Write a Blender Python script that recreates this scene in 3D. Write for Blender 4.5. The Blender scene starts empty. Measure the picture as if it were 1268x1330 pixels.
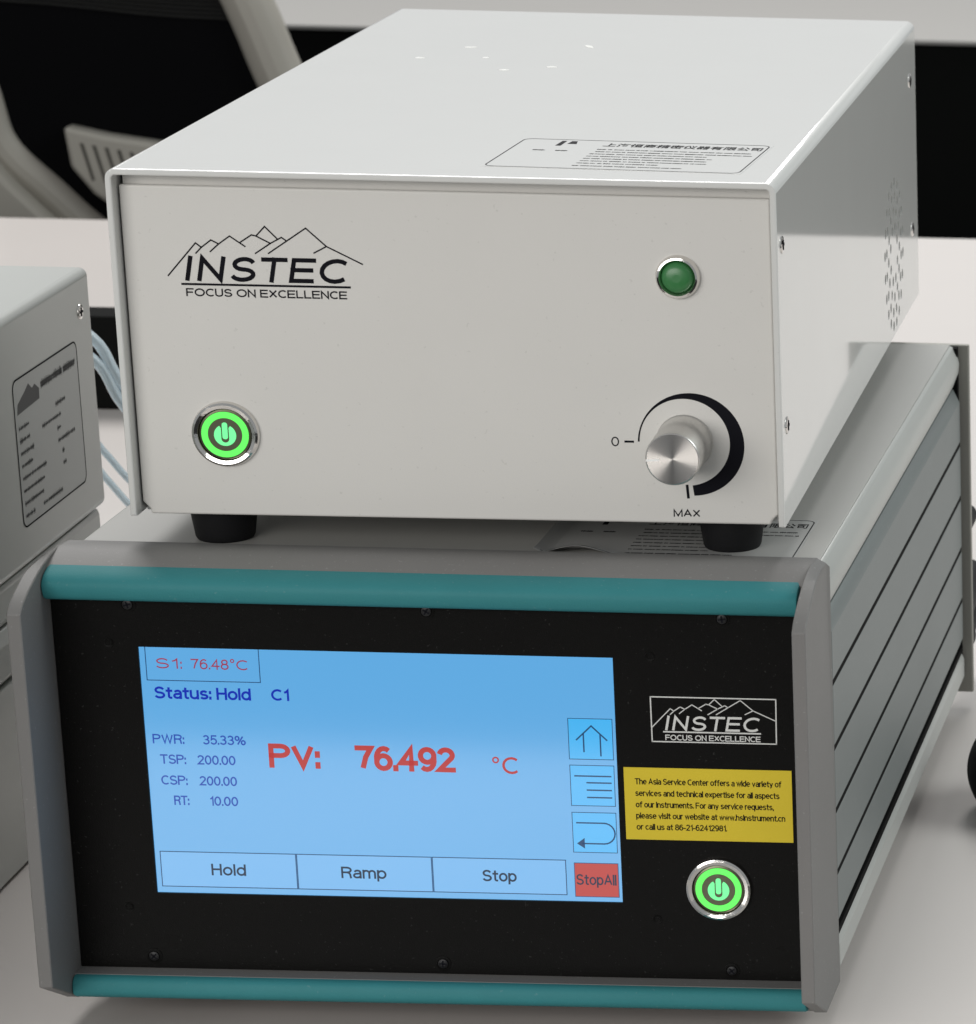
import bpy, bmesh, math, random
from mathutils import Vector, Matrix
random.seed(7)
S = bpy.context.scene
COL = S.collection

# ------------------------------------------------------------------ camera
cam_d = bpy.data.cameras.new('camera')
cam = bpy.data.objects.new('camera', cam_d); COL.objects.link(cam); S.camera = cam
cam.location = (0.4587, -1.4090, 0.4009)
cam.rotation_euler = (1.276876, -0.030487, -0.041033)
cam_d.sensor_fit = 'AUTO'; cam_d.sensor_width = 36
cam_d.lens = 36 * 5048.13 / 1330
cam_d.shift_x = (634 - 2023.608) / 1330
cam_d.shift_y = (838.055 - 665) / 1330
cam_d.clip_start = 0.05; cam_d.clip_end = 60
cam_d.dof.use_dof = True
cam_d.dof.focus_distance = 1.50
cam_d.dof.aperture_fstop = 42
# ------------------------------------------------------------------ world
w = bpy.data.worlds.new('World'); S.world = w; w.use_nodes = True
bg = w.node_tree.nodes['Background']
bg.inputs[0].default_value = (0.93, 0.97, 1.0, 1); bg.inputs[1].default_value = 0.34
# ------------------------------------------------------------------ lamps
def area(name, loc, target, sx, sy, power, col=(1, 1, 1)):
    l = bpy.data.lights.new(name, 'AREA'); l.shape = 'RECTANGLE'; l.size = sx; l.size_y = sy
    l.energy = power; l.color = col
    o = bpy.data.objects.new(name, l); COL.objects.link(o); o.location = loc
    o.rotation_euler = (Vector(target) - Vector(loc)).to_track_quat('-Z', 'Y').to_euler()
    return o
area('ceiling_and_fill_lamp', (-0.4, 2.7, 2.6), (0.2, 1.1, 0), 2.6, 1.4, 112, (1.0, 0.985, 0.965))
area('window_and_fill_light', (0.4, 5.6, 0.95), (0.4, 0.0, 0.6), 7.0, 1.5, 7, (1.0, 0.99, 0.975))
area('window_and_fill_light', (-0.9, -2.4, 0.75), (0.1, 0.0, 0), 2.2, 1.2, 45, (1.0, 0.975, 0.94))  # added fill from the low front, brightens the front panels
area('ceiling_and_fill_lamp', (2.3, 0.4, 1.5), (0.25, 0.2, 0), 1.4, 1.0, 30, (0.94, 1.0, 0.985))  # added fill from the right, stands in for bounce on the box side
# ------------------------------------------------------------------ colour
S.view_settings.view_transform = 'Standard'; S.view_settings.look = 'None'
S.view_settings.exposure = 0; S.view_settings.gamma = 1
S.render.engine = 'CYCLES'

# ================================================================== materials
def mat(name, col, rough=0.5, metal=0.0, coat=0.0, coat_r=0.1, spec=0.5, emis=None, es=0.0,
        bump=0.0, bscale=900.0, mottle=0.0, mscale=12.0, trans=0.0, ior=1.45, aniso=0.0, alpha=1.0, rvar=0.0):
    m = bpy.data.materials.new(name); m.use_nodes = True
    nt = m.node_tree; b = nt.nodes['Principled BSDF']
    b.inputs['Base Color'].default_value = (*col, 1); b.inputs['Roughness'].default_value = rough
    b.inputs['Metallic'].default_value = metal; b.inputs['Coat Weight'].default_value = coat
    b.inputs['Coat Roughness'].default_value = coat_r; b.inputs['Specular IOR Level'].default_value = spec
    b.inputs['Transmission Weight'].default_value = trans; b.inputs['IOR'].default_value = ior
    b.inputs['Alpha'].default_value = alpha
    if emis: b.inputs['Emission Color'].default_value = (*emis, 1); b.inputs['Emission Strength'].default_value = es
    tc = nt.nodes.new('ShaderNodeTexCoord')
    if mottle:
        n = nt.nodes.new('ShaderNodeTexNoise'); n.inputs['Scale'].default_value = mscale; n.inputs['Detail'].default_value = 5
        nt.links.new(tc.outputs['Object'], n.inputs['Vector'])
        mp = nt.nodes.new('ShaderNodeMapRange'); mp.inputs['To Min'].default_value = 1 - mottle; mp.inputs['To Max'].default_value = 1 + mottle
        nt.links.new(n.outputs['Fac'], mp.inputs['Value'])
        mx = nt.nodes.new('ShaderNodeMix'); mx.data_type = 'RGBA'; mx.blend_type = 'MULTIPLY'; mx.inputs[0].default_value = 1
        mx.inputs[6].default_value = (*col, 1); nt.links.new(mp.outputs['Result'], mx.inputs[7])
        nt.links.new(mx.outputs[2], b.inputs['Base Color'])
    if rvar:
        n = nt.nodes.new('ShaderNodeTexNoise'); n.inputs['Scale'].default_value = 25; n.inputs['Detail'].default_value = 4
        nt.links.new(tc.outputs['Object'], n.inputs['Vector'])
        mp = nt.nodes.new('ShaderNodeMapRange'); mp.inputs['To Min'].default_value = rough - rvar; mp.inputs['To Max'].default_value = rough + rvar
        nt.links.new(n.outputs['Fac'], mp.inputs['Value']); nt.links.new(mp.outputs['Result'], b.inputs['Roughness'])
    if bump:
        n = nt.nodes.new('ShaderNodeTexNoise'); n.inputs['Scale'].default_value = bscale; n.inputs['Detail'].default_value = 3
        nt.links.new(tc.outputs['Object'], n.inputs['Vector'])
        bp = nt.nodes.new('ShaderNodeBump'); bp.inputs['Strength'].default_value = bump; bp.inputs['Distance'].default_value = 0.0004
        nt.links.new(n.outputs['Fac'], bp.inputs['Height']); nt.links.new(bp.outputs['Normal'], b.inputs['Normal'])
    if aniso:
        b.inputs['Anisotropic'].default_value = aniso
        t = nt.nodes.new('ShaderNodeTangent'); t.direction_type = 'RADIAL'; t.axis = 'Y'
        nt.links.new(t.outputs[0], b.inputs['Tangent'])
    return m
M = {}
M['paint'] = mat('off_white_paint', (0.62, 0.62, 0.60), 0.42, coat=1.0, coat_r=0.05, bump=0.10, bscale=1400, mottle=0.02, mscale=30)
M['front'] = mat('front_panel_paint', (0.63, 0.615, 0.585), 0.55, coat=0.15, coat_r=0.3, bump=0.12, bscale=2200, mottle=0.02, mscale=25)
M['case'] = mat('grey_green_paint', (0.45, 0.465, 0.44), 0.4, coat=0.5, coat_r=0.16, bump=0.12, bscale=1100, mottle=0.03, mscale=18)
M['lowtop'] = mat('light_grey_powder_coat', (0.40, 0.395, 0.375), 0.5, coat=0.2, coat_r=0.25, bump=0.15, bscale=1800, mottle=0.02)
M['bezel'] = mat('grey_moulded_plastic', (0.175, 0.170, 0.165), 0.55, bump=0.25, bscale=2600, mottle=0.04, mscale=40)
M['slat'] = mat('grey_anodised_aluminium', (0.19, 0.208, 0.205), 0.5, metal=0.2, bump=0.12, bscale=2000, mottle=0.05, mscale=20)
M['rail'] = mat('pale_aluminium', (0.44, 0.45, 0.43), 0.42, metal=0.15, bump=0.08, bscale=2000, mottle=0.03)
M['teal'] = mat('teal_plastic', (0.034, 0.20, 0.215), 0.62, spec=0.3, bump=0.25, bscale=1500, mottle=0.07, mscale=60)
M['panel'] = mat('black_front_film', (0.0065, 0.0063, 0.006), 0.30, spec=0.07, bump=0.25, bscale=2600, rvar=0.06)
M['black'] = mat('black_core', (0.003, 0.003, 0.003), 0.8, spec=0.1)
M['rubber'] = mat('black_rubber', (0.008, 0.008, 0.009), 0.6, spec=0.25, bump=0.3, bscale=1500)
M['screw'] = mat('black_screw', (0.022, 0.022, 0.023), 0.4, metal=0.6)
M['ink'] = mat('black_ink', (0.005, 0.005, 0.008), 0.7, spec=0.12)
M['greyink'] = mat('grey_ink', (0.10, 0.10, 0.10), 0.6)
M['whiteink'] = mat('white_ink', (0.62, 0.62, 0.60), 0.5)
M['chrome'] = mat('polished_steel', (0.74, 0.72, 0.69), 0.10, metal=1.0, bump=0.35, bscale=220)
M['satin'] = mat('satin_steel', (0.13, 0.135, 0.09), 0.38, metal=1.0)
M['knobside'] = mat('knob_side', (0.62, 0.61, 0.59), 0.35, metal=1.0)
M['knobface'] = mat('knob_face', (0.80, 0.76, 0.72), 0.26, metal=1.0, aniso=0.92)
M['greenglow'] = mat('green_ring_glow', (0.05, 0.3, 0.05), 0.3, emis=(0.13, 1.0, 0.12), es=0.95)
M['mintglow'] = mat('mint_symbol_glow', (0.1, 0.3, 0.15), 0.3, emis=(0.16, 0.95, 0.32), es=0.9)
M['greenlens'] = mat('green_lens', (0.028, 0.17, 0.045), 0.42, coat=0.5, coat_r=0.3)
# settled dust on the film: sparse pale specks, part of the surface itself
def dusty(m, amount, col, scale=900, thr=0.79):
    nt = m.node_tree; b = nt.nodes['Principled BSDF']; tc = nt.nodes.new('ShaderNodeTexCoord')
    n = nt.nodes.new('ShaderNodeTexNoise'); n.inputs['Scale'].default_value = scale; n.inputs['Detail'].default_value = 1
    nt.links.new(tc.outputs['Object'], n.inputs['Vector'])
    r = nt.nodes.new('ShaderNodeMapRange'); r.inputs['From Min'].default_value = thr - 0.02; r.inputs['From Max'].default_value = thr + 0.03; r.inputs['To Max'].default_value = amount
    nt.links.new(n.outputs['Fac'], r.inputs['Value'])
    mx = nt.nodes.new('ShaderNodeMix'); mx.data_type = 'RGBA'; mx.inputs[7].default_value = (*col, 1)
    src = b.inputs['Base Color']
    if src.is_linked: nt.links.new(src.links[0].from_socket, mx.inputs[6])
    else: mx.inputs[6].default_value = src.default_value
    nt.links.new(r.outputs['Result'], mx.inputs[0]); nt.links.new(mx.outputs[2], src)
dusty(M['panel'], 0.30, (0.07, 0.07, 0.066), 900, 0.75)
dusty(M['teal'], 0.18, (0.25, 0.35, 0.35), 600, 0.74)
dusty(M['bezel'], 0.4, (0.32, 0.32, 0.31), 700, 0.72)
dusty(M['paint'], 0.35, (0.40, 0.39, 0.36), 500, 0.77)
dusty(M['front'], 0.30, (0.42, 0.41, 0.38), 600, 0.76)
dusty(M['slat'], 0.35, (0.36, 0.37, 0.36), 600, 0.74)
M['lenswell'] = mat('indicator_well', (0.012, 0.03, 0.015), 0.25)
M['yellow'] = mat('yellow_sticker', (0.64, 0.49, 0.02), 0.45, bump=0.1, bscale=800, mottle=0.03, mscale=60)
M['paper'] = mat('label_film', (0.64, 0.64, 0.62), 0.40, coat=1.0, coat_r=0.08)
M['paper2'] = mat('grey_label_film', (0.42, 0.42, 0.41), 0.4, coat=0.2)
M['table'] = mat('white_laminate', (0.60, 0.56, 0.535), 0.40, coat=0.4, coat_r=0.15, bump=0.05, bscale=900, mottle=0.025, mscale=6)
M['desk'] = mat('grey_laminate', (0.33, 0.32, 0.305), 0.5, coat=0.1)
M['darkpanel'] = mat('black_modesty_panel', (0.0035, 0.0038, 0.0035), 0.8, spec=0.1)
M['floor'] = mat('dark_floor', (0.008, 0.008, 0.008), 0.9, mottle=0.2)
M['chairframe'] = mat('grey_chair_plastic', (0.36, 0.34, 0.30), 0.5, bump=0.1)
M['mesh'] = mat('black_mesh_fabric', (0.0030, 0.0030, 0.0036), 0.95, spec=0.08, bump=0.5, bscale=500)
M['meshband'] = mat('dark_mesh_band', (0.022, 0.022, 0.021), 0.8, spec=0.2)
M['tube'] = mat('clear_tubing', (0.74, 0.86, 0.93), 0.12, trans=0.45, coat=0.5, coat_r=0.1)
M['plate'] = mat('olive_grey_plate', (0.30, 0.295, 0.265), 0.45, metal=0.2)
def scr(name, col, s=1.0):
    return mat(name, (0.01, 0.01, 0.01), 0.12, spec=0.5, ior=1.85 if ('light' in name and 'text' not in name or 'icon' in name) else 1.5, emis=col, es=s)
# the backlit display: even colour, fine pixel grain
M['lcd'] = scr('lcd_backlight', (0.112, 0.395, 0.745))
M['lcdbtn'] = scr('lcd_light_button', (0.145, 0.43, 0.79))
M['lcdicon'] = scr('lcd_icon_button', (0.055, 0.44, 0.86))
M['lcdred'] = scr('lcd_red_button', (0.50, 0.062, 0.055))
M['lcdline'] = scr('lcd_dark_line', (0.012, 0.055, 0.15))
M['lcddark'] = scr('lcd_dark_text', (0.008, 0.025, 0.06))
M['lcdblue'] = scr('lcd_blue_text', (0.004, 0.025, 0.42))
M['lcdblue2'] = scr('lcd_light_blue_text', (0.012, 0.065, 0.42))
M['lcdredtext'] = scr('lcd_red_text', (0.46, 0.035, 0.035))
M['lcdred2'] = scr('lcd_dull_red_text', (0.32, 0.05, 0.10))

# ================================================================== helpers
def add_box(bm, x0, x1, y0, y1, z0, z1, bev=0.0, seg=2):
    r = bmesh.ops.create_cube(bm, size=1)
    bmesh.ops.scale(bm, vec=(x1 - x0, y1 - y0, z1 - z0), verts=r['verts'])
    bmesh.ops.translate(bm, vec=((x0 + x1) / 2, (y0 + y1) / 2, (z0 + z1) / 2), verts=r['verts'])
    if bev:
        es = list({e for v in r['verts'] for e in v.link_edges})
        bmesh.ops.bevel(bm, geom=es, offset=bev, segments=seg, profile=0.5, affect='EDGES')
    return bm
def box(*a, **k): return add_box(bmesh.new(), *a, **k)
def add_prism(bm, poly, a0, a1, axis, bev=0.0, seg=2):
    """extrude a 2D polygon along an axis. axis x: (y,z); y: (x,z); z: (x,y)"""
    def P(p, t): return {'x': (t, p[0], p[1]), 'y': (p[0], t, p[1]), 'z': (p[0], p[1], t)}[axis]
    A = [bm.verts.new(P(p, a0)) for p in poly]; B = [bm.verts.new(P(p, a1)) for p in poly]
    n = len(poly); fs = [bm.faces.new(A[::-1]), bm.faces.new(B)]
    for i in range(n):
        j = (i + 1) % n; fs.append(bm.faces.new((A[i], A[j], B[j], B[i])))
    bmesh.ops.recalc_face_normals(bm, faces=fs)
    if bev:
        es = [e for e in {e for v in A + B for e in v.link_edges} if e.calc_face_angle(0) > 0.35]
        bmesh.ops.bevel(bm, geom=es, offset=bev, segments=seg, profile=0.5, affect='EDGES')
    return bm
def prism(*a, **k): return add_prism(bmesh.new(), *a, **k)
def add_lathe(bm, prof, c, direction='y-', seg=40, cap0=False, cap1=True):
    """prof: (radius, height); c: centre of the base"""
    rings = []
    for r, h in prof:
        ring = []
        for i in range(seg):
            a = 2 * math.pi * i / seg; u, v = r * math.cos(a), r * math.sin(a)
            if direction == 'y-': p = (c[0] + u, c[1] - h, c[2] + v)
            elif direction == 'z': p = (c[0] + u, c[1] + v, c[2] + h)
            elif direction == 'x': p = (c[0] + h, c[1] + u, c[2] + v)
            else: p = (c[0] + u, c[1] + h, c[2] + v)
            ring.append(bm.verts.new(p))
        rings.append(ring)
    fs = []
    for A, B in zip(rings, rings[1:]):
        for i in range(seg):
            j = (i + 1) % seg; fs.append(bm.faces.new((A[i], A[j], B[j], B[i])))
    if cap0: fs.append(bm.faces.new(rings[0]))
    if cap1: fs.append(bm.faces.new(rings[-1]))
    bmesh.ops.recalc_face_normals(bm, faces=fs)
    return bm
def lathe(*a, **k): return add_lathe(bmesh.new(), *a, **k)
def add_tube(bm, pts, r, seg=12, flat=1.0):
    pts = [Vector(p) for p in pts]; rings = []
    for i, p in enumerate(pts):
        t = (pts[min(i + 1, len(pts) - 1)] - pts[max(i - 1, 0)]).normalized()
        u = t.cross(Vector((0, 1, 0))).normalized(); v = t.cross(u).normalized()
        rr = r[i] if isinstance(r, (list, tuple)) else r
        rings.append([bm.verts.new(p + u * rr * math.cos(2 * math.pi * k / seg) + v * rr * flat * math.sin(2 * math.pi * k / seg)) for k in range(seg)])
    fs = []
    for A, B in zip(rings, rings[1:]):
        for i in range(seg):
            j = (i + 1) % seg; fs.append(bm.faces.new((A[i], A[j], B[j], B[i])))
    fs.append(bm.faces.new(rings[0])); fs.append(bm.faces.new(rings[-1]))
    bmesh.ops.recalc_face_normals(bm, faces=fs)
    return bm
def smooth_pts(pts, n=8):
    pts = [Vector(p) for p in pts]; out = []
    P = [pts[0]] + pts + [pts[-1]]
    for i in range(1, len(P) - 2):
        for k in range(n):
            t = k / n; a, b, c, d = P[i - 1], P[i], P[i + 1], P[i + 2]
            out.append(0.5 * ((2 * b) + (c - a) * t + (2 * a - 5 * b + 4 * c - d) * t * t + (-a + 3 * b - 3 * c + d) * t ** 3))
    out.append(pts[-1]); return out
def add_stroke(bm, pts, wd, d, T):
    """flat strokes of width wd standing d proud; T maps (u, v, depth) into space"""
    for (a, b) in zip(pts, pts[1:]):
        dx, dy = b[0] - a[0], b[1] - a[1]; L = math.hypot(dx, dy) or 1e-9
        ux, uy = dx / L * wd / 2, dy / L * wd / 2; nx, ny = -uy, ux
        a2 = (a[0] - ux * .8, a[1] - uy * .8); b2 = (b[0] + ux * .8, b[1] + uy * .8)
        q = [(a2[0] + nx, a2[1] + ny), (b2[0] + nx, b2[1] + ny), (b2[0] - nx, b2[1] - ny), (a2[0] - nx, a2[1] - ny)]
        lo = [bm.verts.new(T(x, y, 0)) for x, y in q]; hi = [bm.verts.new(T(x, y, d)) for x, y in q]
        fs = [bm.faces.new(hi)] + [bm.faces.new((lo[i], lo[(i + 1) % 4], hi[(i + 1) % 4], hi[i])) for i in range(4)]
        bmesh.ops.recalc_face_normals(bm, faces=fs)
    return bm
def add_poly(bm, pts, d, T):
    lo = [bm.verts.new(T(x, y, 0)) for x, y in pts]; hi = [bm.verts.new(T(x, y, d)) for x, y in pts]
    n = len(pts); fs = [bm.faces.new(hi)] + [bm.faces.new((lo[i], lo[(i + 1) % n], hi[(i + 1) % n], hi[i])) for i in range(n)]
    bmesh.ops.recalc_face_normals(bm, faces=fs)
    return bm
def Ty(y): return lambda u, v, d: (u, y - d, v)          # on a plane facing the front
def Tz(z, rot=0, o=(0, 0)):                               # lying on a top, turned about o
    c, s = math.cos(rot), math.sin(rot)
    return lambda u, v, d: (o[0] + c * (u - o[0]) - s * (v - o[1]), o[1] + s * (u - o[0]) + c * (v - o[1]), z + d)
def Tx(x): return lambda u, v, d: (x + d, u, v)          # on a side facing +x
def rrect(x0, x1, y0, y1, r, n=5):
    out = []
    for cx, cy, a0 in ((x1 - r, y1 - r, 0), (x0 + r, y1 - r, 90), (x0 + r, y0 + r, 180), (x1 - r, y0 + r, 270)):
        for k in range(n + 1):
            a = math.radians(a0 + 90 * k / n); out.append((cx + r * math.cos(a), cy + r * math.sin(a)))
    return out
def outline(pts): return pts + [pts[0]]
_tc = {}
def add_font_text(bm, s, x0, x1, y0, y1, T, bold=0.0, shear=0.0, depth=0.00005, cap=None):
    """lettering fitted into the rectangle x0..x1, y0..y1"""
    key = (s, bold, shear)
    if key not in _tc:
        c = bpy.data.curves.new('lettering', 'FONT'); c.body = s; c.size = 1; c.offset = bold; c.shear = shear
        c.resolution_u = 3; c.fill_mode = 'BOTH'; c.dimensions = '2D'
        o = bpy.data.objects.new('tmp', c); COL.objects.link(o)
        bpy.context.view_layer.update()
        me = bpy.data.meshes.new_from_object(o.evaluated_get(bpy.context.evaluated_depsgraph_get()))
        vs = [tuple(v.co) for v in me.vertices]; fs = [tuple(p.vertices) for p in me.polygons]
        bpy.data.objects.remove(o); bpy.data.curves.remove(c); bpy.data.meshes.remove(me)
        _tc[key] = (vs, fs)
    vs, fs = _tc[key]
    if not vs: return bm
    ax, bx = min(v[0] for v in vs), max(v[0] for v in vs)
    ay, by = (min(v[1] for v in vs), max(v[1] for v in vs)) if cap is None else cap
    nv = [bm.verts.new(T(x0 + (v[0] - ax) / (bx - ax) * (x1 - x0), y0 + (v[1] - ay) / (by - ay) * (y1 - y0), depth)) for v in vs]
    nf = []
    for f in fs:
        try: nf.append(bm.faces.new([nv[i] for i in f]))
        except ValueError: pass
    return bm


def _arc(cx, cy, rx, ry, a0, a1):
    n = max(3, int(abs(a1 - a0) / 20))
    return [(cx + rx * math.cos(math.radians(a0 + (a1 - a0) * k / n)), cy + ry * math.sin(math.radians(a0 + (a1 - a0) * k / n))) for k in range(n + 1)]
def _el(cx, cy, rx, ry): return _arc(cx, cy, rx, ry, 90, 450)
_bowl = [(0, 0), (0, 1), (.33, 1)] + _arc(.33, .755, .25, .245, 90, -90) + [(0, .51)]
_arch = [(0, .40)] + _arc(.23, .44, .23, .28, 180, 0) + [(.46, 0)]
GL_ = {
 'A': [[(0, 0), (.33, 1), (.66, 0)], [(.11, .33), (.55, .33)]], 'C': [_arc(.36, .5, .36, .5, 48, 312)],
 'E': [[(.56, 0), (0, 0), (0, 1), (.55, 1)], [(0, .52), (.51, .52)]], 'F': [[(0, 0), (0, 1), (.52, 1)], [(0, .50), (.45, .50)]],
 'H': [[(0, 0), (0, 1)], [(.56, 0), (.56, 1)], [(0, .53), (.56, .53)]], 'I': [[(0, 0), (0, 1)]], 'L': [[(0, 1), (0, 0), (.48, 0)]],
 'M': [[(0, 0), (0, 1), (.36, .06), (.72, 1), (.72, 0)]], 'N': [[(0, 0), (0, 1), (.56, 0), (.56, 1)]], 'O': [_el(.38, .5, .38, .5)],
 'P': [_bowl], 'R': [_bowl, [(.33, .51), (.46, .44), (.52, .32), (.56, 0)]],
 'S': [_arc(.29, .75, .26, .25, 15, 265) + _arc(.29, .25, .29, .25, 80, -165)], 'T': [[(0, 1), (.6, 1)], [(.3, 1), (.3, 0)]],
 'U': [[(0, 1), (0, .28)] + _arc(.28, .28, .28, .28, 180, 360) + [(.56, 1)]], 'V': [[(0, 1), (.31, 0), (.62, 1)]],
 'W': [[(0, 1), (.23, 0), (.45, 1), (.67, 0), (.9, 1)]], 'X': [[(0, 0), (.58, 1)], [(0, 1), (.58, 0)]],
 '0': [_el(.25, .5, .25, .5)], '1': [[(0, .76), (.13, .82), (.24, 1), (.24, 0)]], '2': [_arc(.25, .73, .24, .27, 170, -30) + [(0, 0), (.5, 0)]],
 '3': [_arc(.24, .76, .22, .24, 160, -85) + _arc(.24, .27, .26, .27, 85, -160)], '4': [[(.39, 0), (.39, 1), (0, .30), (.54, .30)]],
 '5': [[(.46, 1), (.09, 1), (.04, .52)] + _arc(.24, .32, .26, .32, 130, -155)], '6': [_el(.25, .32, .25, .32), _arc(.28, .52, .28, .48, 50, 190)],
 '7': [[(0, 1), (.5, 1), (.30, .55), (.18, 0)]], '8': [_el(.25, .76, .21, .24), _el(.25, .27, .26, .27)], '9': [_el(.25, .68, .25, .32), _arc(.22, .48, .28, .48, 230, 370)],
 'a': [_arc(.24, .50, .20, .22, 160, 0) + [(.44, 0)], [(.44, .42), (.20, .39)] + _arc(.20, .20, .20, .20, 90, 270) + [(.32, .02), (.44, .16)]],
 'b': [[(0, 1), (0, 0)], _el(.25, .36, .25, .36)], 'c': [_arc(.26, .36, .26, .36, 48, 312)], 'd': [[(.5, 1), (.5, 0)], _el(.25, .36, .25, .36)],
 'e': [[(.01, .38), (.51, .38)] + _arc(.26, .36, .25, .36, 5, 318)], 'f': [[(.30, 1)] + _arc(.27, .83, .15, .17, 90, 180) + [(.12, 0)], [(0, .70), (.28, .70)]],
 'g': [_el(.25, .36, .25, .36), [(.5, .72), (.5, -.05)] + _arc(.25, -.05, .25, .22, 0, -150)], 'h': [[(0, 1), (0, 0)], _arch],
 'i': [[(0, 0), (0, .72)], [(0, .90), (0, 1)]], 'l': [[(0, 0), (0, 1)]],
 'm': [[(0, 0), (0, .72)], [(0, .42)] + _arc(.19, .47, .19, .25, 180, 0) + [(.38, 0)], [(.38, .42)] + _arc(.57, .47, .19, .25, 180, 0) + [(.76, 0)]],
 'n': [[(0, 0), (0, .72)], _arch], 'o': [_el(.26, .36, .26, .36)], 'p': [[(0, .72), (0, -.27)], _el(.25, .36, .25, .36)], 'q': [[(.5, .72), (.5, -.27)], _el(.25, .36, .25, .36)],
 'r': [[(0, 0), (0, .72)], [(0, .40)] + _arc(.22, .42, .22, .29, 180, 80)], 's': [_arc(.22, .54, .19, .18, 20, 265) + _arc(.22, .18, .22, .18, 80, -160)],
 't': [[(.13, .94), (.13, .14)] + _arc(.25, .14, .12, .14, 180, 280), [(0, .70), (.29, .70)]], 'u': [[(0, .72), (0, .27)] + _arc(.23, .27, .23, .27, 180, 360), [(.46, .72), (.46, 0)]],
 'v': [[(0, .72), (.24, 0), (.48, .72)]], 'w': [[(0, .72), (.18, 0), (.35, .72), (.52, 0), (.70, .72)]], 'x': [[(0, 0), (.44, .72)], [(0, .72), (.44, 0)]],
 'y': [[(0, .72), (.25, 0)], [(.49, .72), (.20, -.18), (.04, -.25)]], ':': [[(0, 0), (0, .09)], [(0, .56), (0, .65)]], '.': [[(0, 0), (0, .06)]], ',': [[(.04, .06), (0, -.13)]],
 '-': [[(0, .34), (.26, .34)]], '%': [_el(.17, .76, .17, .24), _el(.73, .24, .17, .24), [(.2, 0), (.7, 1)]], '°': [_el(.15, .85, .15, .15)], ' ': []}
_lift = [0]
def ribbon(bm, pts, wd, T, depth):
    q = [pts[0]]
    for p in pts[1:]:
        if math.hypot(p[0] - q[-1][0], p[1] - q[-1][1]) > wd * 0.12: q.append(p)
    if len(q) > 1: pts = q
    closed = math.hypot(pts[0][0] - pts[-1][0], pts[0][1] - pts[-1][1]) < 1e-7
    if closed: pts = pts[:-1]
    n = len(pts); L = []; R = []
    for i, p in enumerate(pts):
        a = pts[i - 1] if (i > 0 or closed) else None; b = pts[(i + 1) % n] if (i < n - 1 or closed) else None
        d1 = Vector((p[0] - a[0], p[1] - a[1])).normalized() if a else None
        d2 = Vector((b[0] - p[0], b[1] - p[1])).normalized() if b else None
        if d1 is None: d1 = d2
        if d2 is None: d2 = d1
        n1 = Vector((-d1.y, d1.x)); n2 = Vector((-d2.y, d2.x)); m = (n1 + n2)
        m = n1 if m.length < 1e-3 else m.normalized()
        k = wd / 2 / max(m.dot(n1), 0.42)
        L.append(bm.verts.new(T(p[0] + m.x * k, p[1] + m.y * k, depth))); R.append(bm.verts.new(T(p[0] - m.x * k, p[1] - m.y * k, depth)))
    for i in range(n if closed else n - 1):
        j = (i + 1) % n
        bm.faces.new((L[i], L[j], R[j], R[i]))
def add_text(bm, s, x0, x1, y0, y1, T, wt=0.13, shear=0.0, depth=0.00005, gap=None, track=0.0):
    """plain grotesque lettering from strokes, fitted between x0..x1, baseline y0, cap height y1"""
    x = 0.0; runs = []; asp_gap = (0.20 if gap is None else gap)
    for ch in s:
        if ch == ' ': x += 0.30; continue
        g = GL_[ch]; wx = max(p[0] for st in g for p in st)
        runs.append((x, g)); x += wx + asp_gap
    tot = x - asp_gap; h = y1 - y0; wd = wt * h
    sx = (x1 - x0 - wd) / tot if tot > 0.01 else 1
    for (ox, g) in runs:
        for st in g:
            P = [(x0 + wd / 2 + (ox + u) * sx, y0 + wd / 2 + v * (h - wd)) for u, v in st]
            for (e0, e1) in ((0, 1), (-1, -2)):       # square stroke ends reach the outer edge
                if math.hypot(P[0][0] - P[-1][0], P[0][1] - P[-1][1]) < 1e-9: break
                dx, dy = P[e0][0] - P[e1][0], P[e0][1] - P[e1][1]; l = math.hypot(dx, dy) or 1
                if abs(dx) < 0.25 * abs(dy) or abs(dy) < 0.1 * abs(dx): P[e0] = (P[e0][0] + dx / l * wd / 2, P[e0][1] + dy / l * wd / 2)
            P = [(u + shear * (v - y0), v) for u, v in P]
            _lift[0] = (_lift[0] + 1) % 12      # crossing strokes never share a plane
            ribbon(bm, P, wd, T, depth + _lift[0] * 0.0000025)
    return bm

class Thing:
    """an Empty at the thing's base; parts are built in the thing's own frame"""
    def __init__(self, name, base, label, cat, yaw=0.0, group=None):
        self.c = Vector(base)
        o = bpy.data.objects.new(name, None); COL.objects.link(o)
        o.empty_display_size = 0.02
        o.location = Matrix.Rotation(yaw, 3, 'Z') @ self.c; o.rotation_euler = (0, 0, yaw)
        o['label'] = label; o['category'] = cat
        if group: o['group'] = group
        self.o = o
    def part(self, name, bm, m, parent=None, smooth=True, label=None, angle=35):
        ob = mesh_obj(name, bm, m, smooth, angle)
        if parent is None: ob.parent = self.o; ob.location = -self.c
        else: ob.parent = parent
        if label: ob['label'] = label
        return ob
    def again(self, ob, offset, parent=None):
        c = ob.copy(); COL.objects.link(c); c.parent = ob.parent if parent is None else parent
        c.location = ob.location + Vector(offset)
        return c
def flat_faces(me):
    for p in me.polygons:
        if max(abs(p.normal.x), abs(p.normal.y), abs(p.normal.z)) > 0.99995: p.use_smooth = False
def mesh_obj(name, bm, m, smooth=True, angle=35):
    me = bpy.data.meshes.new(name); bm.to_mesh(me); bm.free()
    me.materials.append(m)
    if smooth:
        me.polygons.foreach_set('use_smooth', [True] * len(me.polygons))
        me.set_sharp_from_angle(angle=math.radians(angle))
        flat_faces(me)
    ob = bpy.data.objects.new(name, me); COL.objects.link(ob); return ob
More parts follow.
